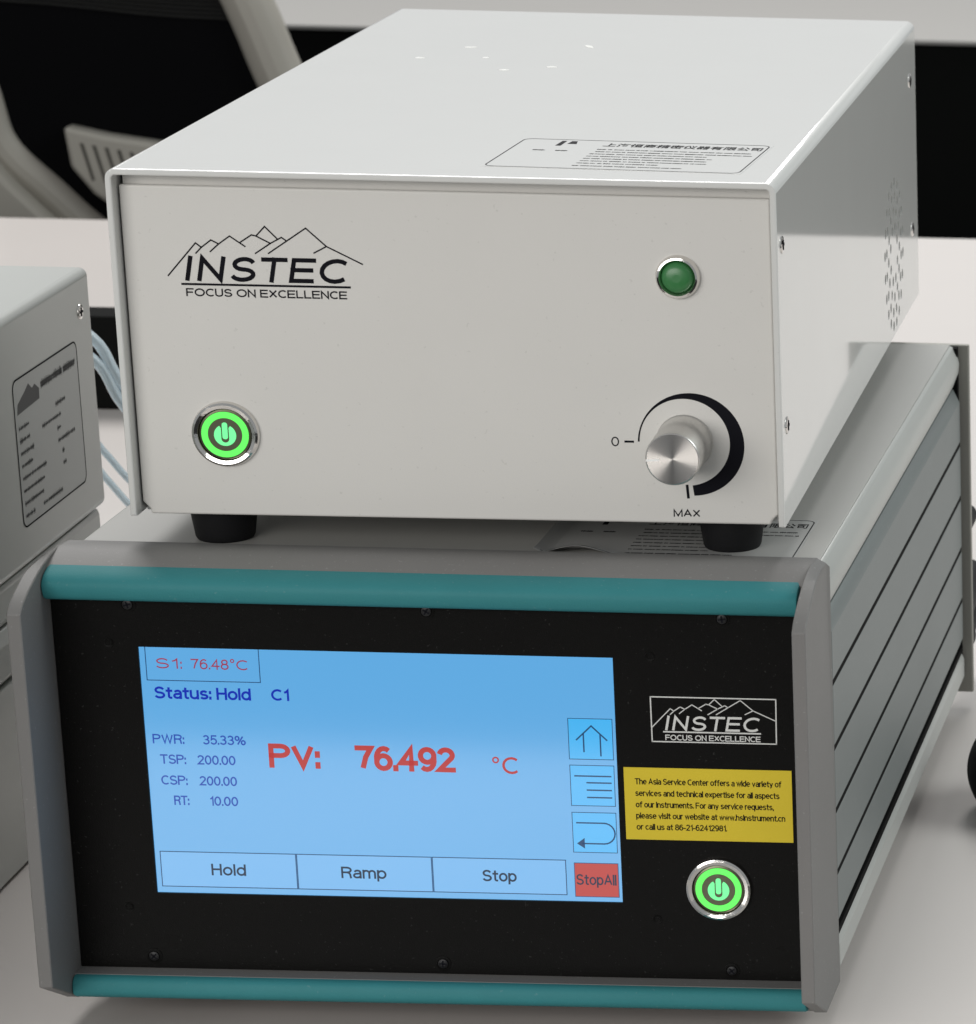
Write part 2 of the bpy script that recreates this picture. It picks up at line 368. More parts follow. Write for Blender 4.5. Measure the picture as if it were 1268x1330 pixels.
def boolean_cut(ob, cutter_bm):
    me = bpy.data.meshes.new('cut'); cutter_bm.to_mesh(me); cutter_bm.free()
    co = bpy.data.objects.new('cut', me); COL.objects.link(co)
    co.parent = ob.parent; co.location = ob.location
    md = ob.modifiers.new('b', 'BOOLEAN'); md.object = co; md.operation = 'DIFFERENCE'; md.solver = 'EXACT'
    bpy.context.view_layer.update()
    new = bpy.data.meshes.new_from_object(ob.evaluated_get(bpy.context.evaluated_depsgraph_get()))
    ob.modifiers.clear(); old = ob.data; ob.data = new; new.name = old.name
    bpy.data.objects.remove(co)
    new.polygons.foreach_set('use_smooth', [True] * len(new.polygons)); new.set_sharp_from_angle(angle=math.radians(30)); flat_faces(new)

TZ = -0.178           # height of the table top
FLOOR = TZ - 0.75

# ================================================================== setting
fl = mesh_obj('floor', box(-6, 6, -4, 7, FLOOR - 0.05, FLOOR), M['floor'], smooth=False); fl['kind'] = 'structure'
def table(name, x0, x1, y0, y1, mtop, label, panel_y, th=0.025):
    t = Thing(name, ((x0 + x1) / 2, (y0 + y1) / 2, FLOOR), label, 'table')
    t.part('tabletop', box(x0, x1, y0, y1, TZ - th, TZ, bev=0.0015), mtop)
    t.part('modesty_panel', box(x0 + 0.05, x1 - 0.05, panel_y, panel_y + 0.018, FLOOR + 0.002, TZ - th - 0.001), M['darkpanel'])
    first = t.part('leg', box(x0 + 0.06, x0 + 0.11, y0 + 0.06, y0 + 0.11, FLOOR, TZ - 0.0265, bev=0.003), M['chairframe'])
    for dx, dy in ((x1 - x0 - 0.17, 0), (0, y1 - y0 - 0.17), (x1 - x0 - 0.17, y1 - y0 - 0.17)):
        t.again(first, (dx, dy, 0))
    return t
table('work_table', -1.9, 1.9, -0.355, 1.551, M['table'], 'white laminate table under the stacked instruments', 0.6)
table('back_desk', -3.2, 3.2, 2.60, 4.10, M['desk'], 'pale grey desk across the aisle at the top of the picture', 2.604, 0.005)

# ================================================================== upper instrument
YU = 0.006
U = Thing('instrument_box', (0.12, 0.215, 0.0), 'off-white metal instrument box with silver knob, standing on the touchscreen controller', 'lab instrument')
W, D, ZB, ZT = 0.24, 0.4293, 0.0145, 0.1440
def shell_poly(t, r):
    out = [(0, ZB), (0, ZT - r)]
    for k in range(1, 7):
        a = math.radians(180 - 90 * k / 6); out.append((r + r * math.cos(a), ZT - r + r * math.sin(a)))
    for k in range(0, 7):
        a = math.radians(90 - 90 * k / 6); out.append((W - r + r * math.cos(a), ZT - r + r * math.sin(a)))
    out += [(W, ZB), (W - t, ZB)]
    r2 = max(r - t, 0.0008)
    for k in range(0, 5):
        a = math.radians(90 * k / 4); out.append((W - t - r2 + r2 * math.cos(a), ZT - t - r2 + r2 * math.sin(a)))
    for k in range(0, 5):
        a = math.radians(90 + 90 * k / 4); out.append((t + r2 + r2 * math.cos(a), ZT - t - r2 + r2 * math.sin(a)))
    out.append((t, ZB)); return out
cover = U.part('cover', prism(shell_poly(0.0024, 0.0038), 0, D, 'y'), M['paint'], smooth=False)
# round the front rim a little, then punch the fan grille and screw holes
bmc = bmesh.new(); bmc.from_mesh(cover.data)
es = [e for e in bmc.edges if all(abs(v.co.y) < 1e-6 for v in e.verts)]
bmesh.ops.bevel(bmc, geom=es, offset=0.0006, segments=2, profile=0.5, affect='EDGES'); bmc.to_mesh(cover.data); bmc.free()
cut = bmesh.new(); vy, vz = 0.338, 0.0512
for r, n, off in ((0.0325, 20, 0.5), (0.0262, 16, 0.5), (0.0195, 12, 0.0), (0.0125, 8, 0.5)):
    for k in range(n):
        a = 2 * math.pi * (k + off) / n
        add_lathe(cut, [(0.0024, 0), (0.0024, 0.012)], (W - 0.006, vy + r * math.cos(a), vz + r * math.sin(a)), 'x', seg=10, cap0=True)
boolean_cut(cover, cut)
U.part('inner_shield', box(W - 0.0060, W - 0.0052, 0.28, 0.40, 0.0165, 0.09), M['black'], smooth=False)
bmp = prism([(0.0029, 0.0185), (0.0056, 0.0158), (0.0056, 0.0139), (0.2338, 0.0139), (0.2345, 0.0158), (0.2368, 0.0178),
             (0.2368, 0.1372), (0.0029, 0.1372)], YU, YU + 0.002, 'y', bev=0.0008, seg=3)
U.part('front_panel', bmp, M['front'])
U.part('panel_flange', box(0.0035, 0.2365, YU + 0.0035, YU + 0.0055, 0.016, 0.1412), M['front'])
U.part('base_plate', box(0.0026, 0.2374, YU + 0.006, D - 0.003, 0.0139, 0.0155), M['paint'])
U.part('rear_panel', box(0.0026, 0.2374, D - 0.0029, D - 0.001, 0.0142, 0.1412), M['front'])
f0 = U.part('foot', lathe([(0.0102, 0.0001), (0.0108, 0.0012), (0.0126, 0.0138)], (0.0264, 0.0262, 0), 'z', cap0=True), M['rubber'])
U.again(f0, (0.1896, 0, 0)); U.again(f0, (0, 0.375, 0)); U.again(f0, (0.1896, 0.375, 0))
# side screws
def side_screw(T_, y, z, x=W):
    bm = bmesh.new(); add_lathe(bm, [(0.0034, -0.0001), (0.0032, 0.0004), (0.0022, 0.0006)], (x, y, z), 'x', seg=20)
    s = T_.part('side_screw', bm, M['chrome'])
    b2 = bmesh.new(); add_box(b2, x + .0006, x + .0008, y - 0.0019, y + 0.0019, z - 0.0005, z + 0.0005); add_box(b2, x + .0006, x + .00082, y - 0.0005, y + 0.0005, z - 0.0019, z + 0.0019)
    T_.part('cross_slot', b2, M['ink'], parent=s, smooth=False)
for y, z in ((0.0105, 0.1195), (0.0110, 0.0512), (0.4065, 0.1197), (0.4075, 0.0495)): side_screw(U, y, z)

# logo: ridge lines, lettering
RIDGE = [[(0.0184, 0.1040), (0.0290, 0.1163), (0.0310, 0.1147)], [(0.0289, 0.1125), (0.0310, 0.1147), (0.0346, 0.1175), (0.0373, 0.1161)],
         [(0.0341, 0.1132), (0.0373, 0.1161), (0.0414, 0.1191), (0.0448, 0.1167), (0.0467, 0.1154)],
         [(0.0448, 0.1167), (0.0493, 0.1197), (0.0509, 0.1193), (0.0559, 0.1167)], [(0.0509, 0.1193), (0.0542, 0.1229), (0.0586, 0.1183)],
         [(0.0503, 0.1129), (0.0559, 0.1167), (0.0600, 0.1190), (0.0618, 0.1177)], [(0.0550, 0.1130), (0.0618, 0.1177), (0.0689, 0.1226), (0.0760, 0.1160), (0.0886, 0.1097)],
         [(0.0760, 0.1160), (0.0714, 0.1135)]]
T = Ty(YU); bm = bmesh.new()
for st in RIDGE: add_stroke(bm, st, 0.00052, 0.00006, T)
add_stroke(bm, [(0.0232, 0.1010), (0.0836, 0.1010)], 0.0008, 0.00006, T)
U.part('mountain_logo', bm, M['ink'], smooth=False)
bm = bmesh.new()
for ch, a, b in (('I', 0.0243, 0.0274), ('N', 0.0286, 0.0395), ('S', 0.0401, 0.0510), ('T', 0.0506, 0.0618), ('E', 0.0616, 0.0722), ('C', 0.0721, 0.0839)):
    add_text(bm, ch, a, b - 0.0017, 0.1022, 0.1115, T, wt=0.175, shear=0.19)
add_text(bm, 'FOCUS ON EXCELLENCE', 0.0244, 0.0824, 0.0965, 0.0995, T, wt=0.18)
U.part('lettering', bm, M['ink'], smooth=False)
# knob scale
KX, KZ = 0.2030, 0.0452
bm = bmesh.new(); n = 60; inn = []; out = []
for k in range(n + 1):
    a = math.radians(180 - 262 * k / n)
    # outer circle is set off centre, so the band swells clockwise
    ix, iz = 0.2030 + 0.0166 * math.cos(a), 0.0451 + 0.0166 * math.sin(a)
    ox0, oz0, R0 = 0.2053, 0.0443, 0.0196
    dx, dz = 0.2030 - ox0, 0.0451 - oz0; bq = dx * math.cos(a) + dz * math.sin(a); cq = dx * dx + dz * dz - R0 * R0
    t = -bq + math.sqrt(bq * bq - cq); t = max(t, 0.0170)
    inn.append((ix, iz)); out.append((0.2030 + t * math.cos(a), 0.0451 + t * math.sin(a)))
for k in range(n):
    add_poly(bm, [inn[k], inn[k + 1], out[k + 1], out[k]], 0.00006, T)
add_stroke(bm, [(0.1811, 0.0450), (0.1840, 0.0450)], 0.0008, 0.00006, T)
add_stroke(bm, [(0.2033, 0.0285), (0.2036, 0.0240)], 0.0010, 0.00006, T)
U.part('knob_scale', bm, M['ink'], smooth=False)
bm = bmesh.new(); ribbon(bm, _arc(0.1774, 0.04495, 0.0012, 0.0016, 90, 450), 0.00048, T, 0.00005)
U.part('zero_mark', bm, M['ink'], smooth=False)
bm = bmesh.new(); add_text(bm, 'MAX', 0.1979, 0.2078, 0.0165, 0.0194, T, wt=0.17)
U.part('scale_lettering', bm, M['ink'], smooth=False)
# knob
kn = U.part('dial_knob', lathe([(0.0105, 0), (0.0105, 0.0004), (0.0102, 0.0008), (0.0099, 0.0255), (0.0096, 0.0260)], (KX, YU, KZ), 'y-', seg=72, cap1=False), M['knobside'])
U.part('knob_face', lathe([(0.0096, 0.0260), (0.0093, 0.0262)], (KX, YU, KZ), 'y-', seg=72), M['knobface'], parent=kn, smooth=False)
bm = bmesh.new(); add_stroke(bm, [(KX - 0.0093, KZ - 0.0006), (KX - 0.0052, KZ - 0.0003)], 0.0008, 0.0001, Ty(YU - 0.02621))
M['mark'] = mat('white_mark', (0.9, 0.9, 0.88), 0.6)
U.part('pointer_mark', bm, M['mark'], parent=kn, smooth=False)

def power_button(T_, x, y, z, R):
    b = T_.part('power_button', lathe([(R, -0.0002), (R, 0.0008), (R * 0.965, 0.0017), (R * 0.90, 0.0021), (R * 0.80, 0.0018), (R * 0.775, 0.0004)], (x, y, z), seg=64, cap1=False), M['chrome'])
    T_.part('button_cap', lathe([(R * 0.775, 0.0002), (R * 0.765, 0.0010), (R * 0.71, 0.0013)], (x, y, z), seg=64), M['satin'], parent=b)
    T_.part('light_ring', lathe([(R * 0.505, 0.0014), (R * 0.52, 0.00155), (R * 0.68, 0.00155), (R * 0.695, 0.0014)], (x, y, z), seg=64, cap1=False), M['greenglow'], parent=b)
    bm = bmesh.new(); TT = Ty(y - 0.00135); rr, hw, zb = R * 0.325, R * 0.115, z - R * 0.13
    a0 = math.degrees(math.asin(hw / rr)); pts = [(x + rr * math.cos(math.radians(90 + a0 + 8 + (344 - 2 * a0) * k / 36)), z - R * .02 + rr * math.sin(math.radians(90 + a0 + 8 + (344 - 2 * a0) * k / 36))) for k in range(37)]
    slot = [(x + hw * math.cos(math.radians(-180 * k / 10)), zb + hw * math.sin(math.radians(-180 * k / 10))) for k in range(11)]
    # disc with a U-shaped notch, as a fan of strips between rim and notch
    m_ = len(pts); ins = []
    for k in range(m_):
        t = k / (m_ - 1) * 4
        if t < 1: ins.append((x - hw, z + R * 0.20 + (zb - z - R * 0.20) * t))
        elif t > 3: ins.append((x + hw, zb + (z + R * 0.20 - zb) * (t - 3)))
        else: a = math.radians(180 + 180 * (t - 1) / 2); ins.append((x + hw * math.cos(a), zb + hw * math.sin(a)))
    for k in range(m_ - 1): add_poly(bm, [ins[k], ins[k + 1], pts[k + 1], pts[k]], 0.0001, TT)
    add_poly(bm, rrect(x - R * 0.08, x + R * 0.08, z - R * 0.14, z + R * 0.37, R * 0.07), 0.00012, TT)
    T_.part('power_symbol', bm, M['mintglow'], parent=b, smooth=False)
power_button(U, 0.0352, YU, 0.0450, 0.0124)
# indicator
ind = U.part('indicator_light', lathe([(0.0082, -0.0002), (0.0081, 0.0012), (0.0074, 0.0026), (0.0067, 0.0028), (0.0061, 0.0020), (0.0060, 0.0002)], (0.2027, YU, 0.1076), seg=48, cap1=False), M['chrome'])
U.part('lens', lathe([(0.0060, 0.0002), (0.0058, 0.0018), (0.0050, 0.0030), (0.0035, 0.0036), (0.0015, 0.0039)], (0.2027, YU, 0.1076), seg=40), M['greenlens'], parent=ind)

# illegible small print as short marks
def print_rows(bm, rows, T, hgt, seed):
    rnd = random.Random(seed)
    for (x0, x1, y) in rows:
        x = x0
        while x < x1 - 0.0006:
            l = min(rnd.uniform(0.0008, 0.0042), x1 - x); h = hgt * rnd.uniform(0.65, 1.0)
            # each word is a run of tiny upright and flat marks
            add_stroke(bm, [(x, y), (x + l, y)], h * 0.35, 0.00003, T)
            xx = x
            while xx < x + l:
                hh = h * rnd.uniform(0.5, 1.0)
                add_stroke(bm, [(xx, y - hh / 2), (xx, y + hh / 2)], 0.00022, 0.00003, T); xx += rnd.uniform(0.00045, 0.0009)
            x += l + rnd.uniform(0.0006, 0.0012)
def rating_label(T_, z, x0, x1, y0, y1, rot, mpaper, mink, peel=False):
    o = ((x0 + x1) / 2, (y0 + y1) / 2)
    def lift(x, y):
        if not peel: return 0.0
        a = max(0.0, 1 - math.hypot((x - x0 - 0.016) / 0.020, (y - y0) / 0.012)); b = max(0, 1 - (x - x0) / 0.005)
        return 0.0042 * a * a * (3 - 2 * a) + 0.0026 * b * b
    base = Tz(z, rot, o)
    TT = lambda u, v, d: base(u, v, d + lift(u, v))
    bm = bmesh.new(); nx, ny = (40, 24) if peel else (2, 2)
    g = [[bm.verts.new(TT(x0 + (x1 - x0) * i / nx, y0 + (y1 - y0) * j / ny, 0.0001)) for i in range(nx + 1)] for j in range(ny + 1)]
    for j in range(ny):
        for i in range(nx): bm.faces.new((g[j][i], g[j][i + 1], g[j + 1][i + 1], g[j + 1][i]))
    rim = [g[0][i] for i in range(nx + 1)] + [g[j][nx] for j in range(1, ny + 1)] + [g[ny][i] for i in range(nx - 1, -1, -1)] + [g[j][0] for j in range(ny - 1, 0, -1)]
    lo = [bm.verts.new((v.co.x, v.co.y, v.co.z - 0.00008)) for v in rim]
    for i in range(len(rim)): bm.faces.new((rim[i], lo[i], lo[(i + 1) % len(rim)], rim[(i + 1) % len(rim)]))
    lab = T_.part('rating_label', bm, mpaper)
    sx, sy = (x1 - x0) / 0.0955, (y1 - y0) / 0.0625
    X = lambda u: x0 + u * sx
    Y = lambda v: y0 + v * sy
    bm = bmesh.new(); base2 = lambda u, v, d: TT(u, v, d + 0.00013)
    rr = rrect(x0 + 0.001, x1 - 0.001, y0 + 0.001, y1 - 0.001, 0.0035, 6)
    dense = []
    for a, b in zip(rr, rr[1:] + rr[:1]):
        k = max(1, int(math.hypot(b[0] - a[0], b[1] - a[1]) / 0.003))
        dense += [(a[0] + (b[0] - a[0]) * i / k, a[1] + (b[1] - a[1]) * i / k) for i in range(k)]
    add_stroke(bm, outline(dense), 0.00042, 0.00003, base2)
    T_.part('border_line', bm, mink, parent=lab, smooth=False)
    bm = bmesh.new()
    add_font_text(bm, '上海恒商精密仪器有限公司', X(0.0330), X(0.0930), Y(0.0492), Y(0.0562), base2, bold=0.012)
    T_.part('title_lettering', bm, mink, parent=lab, smooth=False)
    bm = bmesh.new()
    rows = [(X(0.0330), X(0.0905), Y(0.0425)), (X(0.0335), X(0.0925), Y(0.0375)), (X(0.0325), X(0.076), Y(0.0325)), (X(0.0325), X(0.079), Y(0.0275)),
            (X(0.0325), X(0.079), Y(0.0225)), (X(0.0325), X(0.079), Y(0.0175)), (X(0.0325), X(0.062), Y(0.0125)), (X(0.0322), X(0.072), Y(0.0070))]
    print_rows(bm, rows, base2, 0.0019 * sy, 5)
    add_poly(bm, [(X(0.0155), Y(0.048)), (X(0.0175), Y(0.048)), (X(0.0175), Y(0.0585)), (X(0.0158), Y(0.0585))], 0.00003, base2)
    add_poly(bm, [(X(0.019), Y(0.0525)), (X(0.0225), Y(0.0525)), (X(0.0215), Y(0.0585)), (X(0.0195), Y(0.0585))], 0.00003, base2)
    for a in (0.010, 0.0185): print_rows(bm, [(X(a), X(a + 0.0038), Y(0.0375))], base2, 0.0028, 3)
    T_.part('small_print', bm, mink, parent=lab, smooth=False)
    return lab
rating_label(U, ZT, 0.1306, 0.2261, 0.0195, 0.0820, math.radians(-2.6), M['paper'], M['ink'])
# small pale flecks on the cover
bm = bmesh.new(); rnd = random.Random(2)
for x, y, l, a in ((0.0607, 0.3137, 0.0055, 0.1), (0.0466, 0.2800, 0.004, 0), (0.0734, 0.2845, 0.003, -0.5), (0.0882, 0.2519, 0.0045, 0.05), (0.1060, 0.2630, 0.0045, -0.1), (0.1100, 0.3240, 0.0085, -1.0)):
    pts = [(x + l / 2 * math.cos(t) * math.cos(a) - 0.0013 * rnd.uniform(.6, 1.2) * math.sin(t) * math.sin(a), y + l / 2 * math.cos(t) * math.sin(a) + 0.0016 * rnd.uniform(.6, 1.2) * math.sin(t) * math.cos(a)) for t in [2 * math.pi * k / 12 for k in range(12)]]
    add_poly(bm, pts, 0.00012, Tz(ZT))
M['fleck'] = mat('white_fleck', (0.74, 0.74, 0.71), 0.6)
U.part('white_flecks', bm, M['fleck'], smooth=False)['kind'] = 'stuff'

# ================================================================== lower controller
YAW = -0.0220527
Lw = Thing('touchscreen_controller', (0.1135, 0.17, TZ), 'grey controller with teal trim, blue touchscreen and yellow sticker, under the off-white box', 'lab instrument', yaw=YAW)
XO0, XO1, XI0, XI1 = -0.0291, 0.2562, -0.0241, 0.2512
side = [(-0.0514, -0.0092), (-0.0480, -0.0062), (-0.0420, -0.0032), (-0.0360, -0.0009), (-0.0305, 0.0010), (-0.0250, 0.0025), (-0.0165, 0.0040), (-0.0085, 0.0046), (0.0035, 0.0040), (0.0060, 0.0), (0.0060, -0.1668), (-0.0255, -0.1668), (-0.0514, -0.1528)]
bm = bmesh.new()
def rounded_member(xa, xb, outer_left):
    n0 = len(bm.verts)
    A = []
    # only the crease lines are rounded, the long profile stays smooth
    add_prism(bm, side, xa, xb, 'x')
rounded_member(XO0, XI0, True); rounded_member(XI1, XO1, False)
add_prism(bm, [(-0.0225, 0.0004), (-0.0165, 0.0027), (-0.0120, 0.0038), (-0.0085, 0.0045), (0.0035, 0.0038), (0.0090, 0.0012), (0.0090, -0.006), (-0.0150, -0.008), (-0.0215, -0.004)], XI0 - 0.001, XI1 + 0.001, 'x')
add_prism(bm, [(-0.0255, -0.1664), (-0.0290, -0.1640), (-0.0290, -0.1560), (0.0085, -0.1560), (0.0085, -0.1664)], XI0 - 0.001, XI1 + 0.001, 'x')
# rounded upper outside corners: shear the outer top vertices in
for v in bm.verts:
    d = 0
    edge = XO1 if v.co.x > 0.1 else XO0
    dist = abs(v.co.x - edge)
    if v.co.z > 0.0005 and dist < 0.0002 and v.co.y > -0.032:
        f = min(1.0, (v.co.y + 0.032) / 0.02)
        v.co.z -= 0.0020 * f; v.co.x += (-0.0012 if edge == XO1 else 0.0012) * f
es = [e for e in bm.edges if e.calc_face_angle(0) > 0.5 and e.calc_length() > 0.003]
bmesh.ops.bevel(bm, geom=es, offset=0.00035, segments=1, affect='EDGES', clamp_overlap=True)
Lw.part('bezel', bm, M['bezel'], angle=24)
def bar(yc, zc, ry, rz, tilt=0.0):
    P = []
    for k in range(28):
        a = 2 * math.pi * k / 28; u, v = ry * math.cos(a), rz * math.sin(a)
        u = math.copysign(abs(math.cos(a)) ** 0.8, math.cos(a)) * ry; v = math.copysign(abs(math.sin(a)) ** 0.7, math.sin(a)) * rz
        P.append((yc + u * math.cos(tilt) - v * math.sin(tilt), zc + u * math.sin(tilt) + v * math.cos(tilt)))
    return prism(P, XI0 + 0.0001, XI1 - 0.0016, 'x', bev=0.0008, seg=2)
Lw.part('accent_bar', bar(-0.0215, -0.0046, 0.0086, 0.0054, 0.25), M['teal'], label='teal trim bar above the black panel')
Lw.part('accent_bar', bar(-0.0262, -0.1612, 0.0070, 0.0046, -0.25), M['teal'], label='teal trim bar below the black panel')
# front panel with the screen opening
YP = -0.0217
SX0, SX1, SZ0, SZ1 = 0.0065, 0.1800, -0.1257, -0.0293
def plate_hole(x0, x1, z0, z1, hx0, hx1, hz0, hz1, y0, y1):
    bm = bmesh.new(); R = []
    for y in (y0, y1):
        R.append([bm.verts.new((x, y, z)) for x, z in ((x0, z0), (x1, z0), (x1, z1), (x0, z1))])
        R.append([bm.verts.new((x, y, z)) for x, z in ((hx0, hz0), (hx1, hz0), (hx1, hz1), (hx0, hz1))])
    fs = []
    for i in range(4):
        j = (i + 1) % 4
        fs += [bm.faces.new((R[0][i], R[0][j], R[1][j], R[1][i])), bm.faces.new((R[2][i], R[2][j], R[3][j], R[3][i])),
               bm.faces.new((R[1][i], R[1][j], R[3][j], R[3][i])), bm.faces.new((R[0][i], R[0][j], R[2][j], R[2][i]))]
    bmesh.ops.recalc_face_normals(bm, faces=fs); return bm
Lw.part('front_panel', plate_hole(XI0 + 0.0003, XI1 - 0.0003, -0.1558, -0.0070, SX0, SX1, SZ0, SZ1, YP, YP + 0.003), M['panel'], smooth=False)
YS = YP + 0.0006
sc = Lw.part('touchscreen', box(SX0 + 0.0001, SX1 - 0.0001, YS, YS + 0.002, SZ0 + 0.0001, SZ1 - 0.0001), M['lcd'], smooth=False)
def ui(name, fn, m, d=0.0):
    bm = bmesh.new(); fn(bm, Ty(YS - 0.00004 - d)); return Lw.part(name, bm, m, parent=sc, smooth=False)
LW = 0.00032
ui('value_box', lambda bm, T: (add_stroke(bm, [(0.0088, -0.0296), (0.0088, -0.0422), (0.0502, -0.0422), (0.0502, -0.0296)], LW, 0.00003, T)), M['lcdline'])
ui('screen_lettering', lambda bm, T: (add_text(bm, 'S1:', 0.0124, 0.0219, -0.0376, -0.0336, T, wt=0.13), add_text(bm, '76.48', 0.0252, 0.0390, -0.0376, -0.0336, T, wt=0.13),
      ribbon(bm, _arc(0.0404, -0.0341, 0.0006, 0.0006, 90, 450), 0.0004, T, 0.00005), add_text(bm, 'C', 0.0418, 0.0460, -0.0376, -0.0337, T, wt=0.13)), M['lcdred2'])
ui('screen_lettering', lambda bm, T: (add_text(bm, 'Status: Hold', 0.0110, 0.0464, -0.0493, -0.0446, T, wt=0.185), add_text(bm, 'C1', 0.0538, 0.0604, -0.0491, -0.0446, T, wt=0.185)), M['lcdblue'])
def rows(bm, T):
    for a, x0, x1, b, y0, y1, z in (('PWR:', 0.0091, 0.0207, '35.33%', 0.0275, 0.0433, -0.0668), ('TSP:', 0.0113, 0.0208, '200.00', 0.0250, 0.0390, -0.0747),
                                    ('CSP:', 0.0111, 0.0208, '200.00', 0.0252, 0.0390, -0.0829), ('RT:', 0.0153, 0.0209, '10.00', 0.0284, 0.0389, -0.0908)):
        add_text(bm, a, x0, x1, z, z + 0.0037, T, wt=0.15); add_text(bm, b, y0, y1, z, z + 0.0037, T, wt=0.15)
ui('screen_lettering', rows, M['lcdblue2'])
ui('screen_lettering', lambda bm, T: (add_text(bm, 'PV:', 0.0514, 0.0703, -0.0753, -0.0658, T, wt=0.20), add_text(bm, '76.492', 0.0832, 0.1202, -0.0756, -0.0658, T, wt=0.20),
      ribbon(bm, _arc(0.13505, -0.0703, 0.0010, 0.0010, 90, 450), 0.0006, T, 0.00005), add_text(bm, 'C', 0.1374, 0.1434, -0.0757, -0.0690, T, wt=0.14)), M['lcdredtext'])
for s, x0, x1, tx0, tx1, cap in (('Hold', 0.0086, 0.0588, 0.0272, 0.0400, 0), ('Ramp', 0.0592, 0.1092, 0.0754, 0.0922, 0), ('Stop', 0.1096, 0.1592, 0.1279, 0.1407, 0)):
    bt = ui('screen_button', lambda bm, T: add_poly(bm, [(x0, -0.1230), (x1, -0.1230), (x1, -0.1094), (x0, -0.1094)], 0.00003, T), M['lcdbtn'])
    bm = bmesh.new(); T = Ty(YS - 0.0001)
    add_stroke(bm, outline([(x0, -0.1231), (x1, -0.1231), (x1, -0.1093), (x0, -0.1093)]), LW, 0.00003, T)
    Lw.part('button_outline', bm, M['lcdline'], parent=sc, smooth=False)
    bm = bmesh.new(); add_text(bm, s, tx0, tx1, -0.1184, -0.1138, T, wt=0.16)
    Lw.part('button_lettering', bm, M['lcddark'], parent=sc, smooth=False)
def icon(z0, z1, strokes, m='lcdicon', polys=()):
    x0, x1 = 0.1624, 0.1787
    ui('screen_button', lambda bm, T: add_poly(bm, [(x0, z0), (x1, z0), (x1, z1), (x0, z1)], 0.00003, T), M[m])
    bm = bmesh.new(); T = Ty(YS - 0.0001)
    add_stroke(bm, outline([(x0, z0), (x1, z0), (x1, z1), (x0, z1)]), 0.00026, 0.00003, T)
    for st in strokes: add_stroke(bm, st, 0.00055, 0.00003, T)
    for p in polys: add_poly(bm, p, 0.00003, T)
    Lw.part('button_icon', bm, M['lcdline'], parent=sc, smooth=False)
icon(-0.0692, -0.0533, [[(0.1653, -0.0616), (0.1709, -0.0561), (0.1765, -0.0616)], [(0.1679, -0.0592), (0.1679, -0.0662)], [(0.1741, -0.0594), (0.1741, -0.0677)]])
icon(-0.0875, -0.0716, [[(0.1641, -0.0758), (0.1774, -0.0758)], [(0.1685, -0.0784), (0.1774, -0.0784)], [(0.1685, -0.0813), (0.1774, -0.0813)], [(0.1685, -0.0842), (0.1774, -0.0842)]])
arc = [(0.1740 + 0.0041 * math.cos(math.radians(90 - 180 * k / 12)), -0.0984 + 0.0041 * math.sin(math.radians(90 - 180 * k / 12))) for k in range(13)]
icon(-0.1060, -0.0902, [[(0.1640, -0.0943)] + arc + [(0.1660, -0.1025)]], polys=[[(0.1638, -0.1025), (0.1667, -0.1003), (0.1667, -0.1045)]])
icon(-0.1237, -0.1103, [], m='lcdred')
bm = bmesh.new(); add_text(bm, 'StopAll', 0.1629, 0.1779, -0.1190, -0.1147, Ty(YS - 0.0001), wt=0.14)
Lw.part('button_lettering', bm, M['lcddark'], parent=sc, smooth=False)
# white logo in a frame
T = Ty(YP - 0.00002); bm = bmesh.new()
add_stroke(bm, outline([(0.1933, -0.0440), (0.2395, -0.0440), (0.2393, -0.0614), (0.1934, -0.0614)]), 0.00045, 0.00003, T)
fx = lambda x: 0.1936 + (x - 0.0184) * (0.2392 - 0.1936) / (0.0886 - 0.0184)
fz = lambda z: -0.0558 + (z - 0.1040) * (0.0113 / 0.0189)
for st in RIDGE: add_stroke(bm, [(fx(a), fz(b)) for a, b in st], 0.00036, 0.00003, T)
add_stroke(bm, [(0.1978, -0.0575), (0.2335, -0.0575)], 0.00055, 0.00003, T)
Lw.part('mountain_logo', bm, M['whiteink'], smooth=False)
bm = bmesh.new()
for ch, a, b in (('I', 0.0243, 0.0274), ('N', 0.0286, 0.0395), ('S', 0.0401, 0.0510), ('T', 0.0506, 0.0618), ('E', 0.0616, 0.0722), ('C', 0.0721, 0.0839)):
    k = (0.2335 - 0.1983) / (0.0834 - 0.0243); q = lambda x: 0.1983 + (x - 0.0243) * k
    add_text(bm, ch, q(a), q(b) - 0.0010, -0.0569, -0.0512, T, wt=0.155, shear=0.19)
add_text(bm, 'FOCUS ON EXCELLENCE', 0.1983, 0.2335, -0.0608, -0.0586, T, wt=0.17)
Lw.part('lettering', bm, M['whiteink'], smooth=False)
# yellow sticker
st = Lw.part('yellow_sticker', box(0.1824, 0.2446, YP - 0.00025, YP + 0.0001, -0.1001, -0.0717), M['yellow'], smooth=False)
bm = bmesh.new(); T = Ty(YP - 0.00028)
for s, x1, z in (('The Asia Service Center offers a wide variety of', 0.2407, -0.0783), ('services and technical expertise for all aspects', 0.2399, -0.0829), ('of our instruments. For any service requests,', 0.2377, -0.0874),
                 ('please visit our website at www.hsinstrument.cn', 0.2418, -0.0918), ('or call us at 86-21-62412981.', 0.2200, -0.0962)):
    add_text(bm, s, 0.1864, x1, z, z + 0.0024, T, wt=0.15)
Lw.part('sticker_lettering', bm, M['ink'], parent=st, smooth=False)
power_button(Lw, 0.2163, YP, -0.1191, 0.0124)
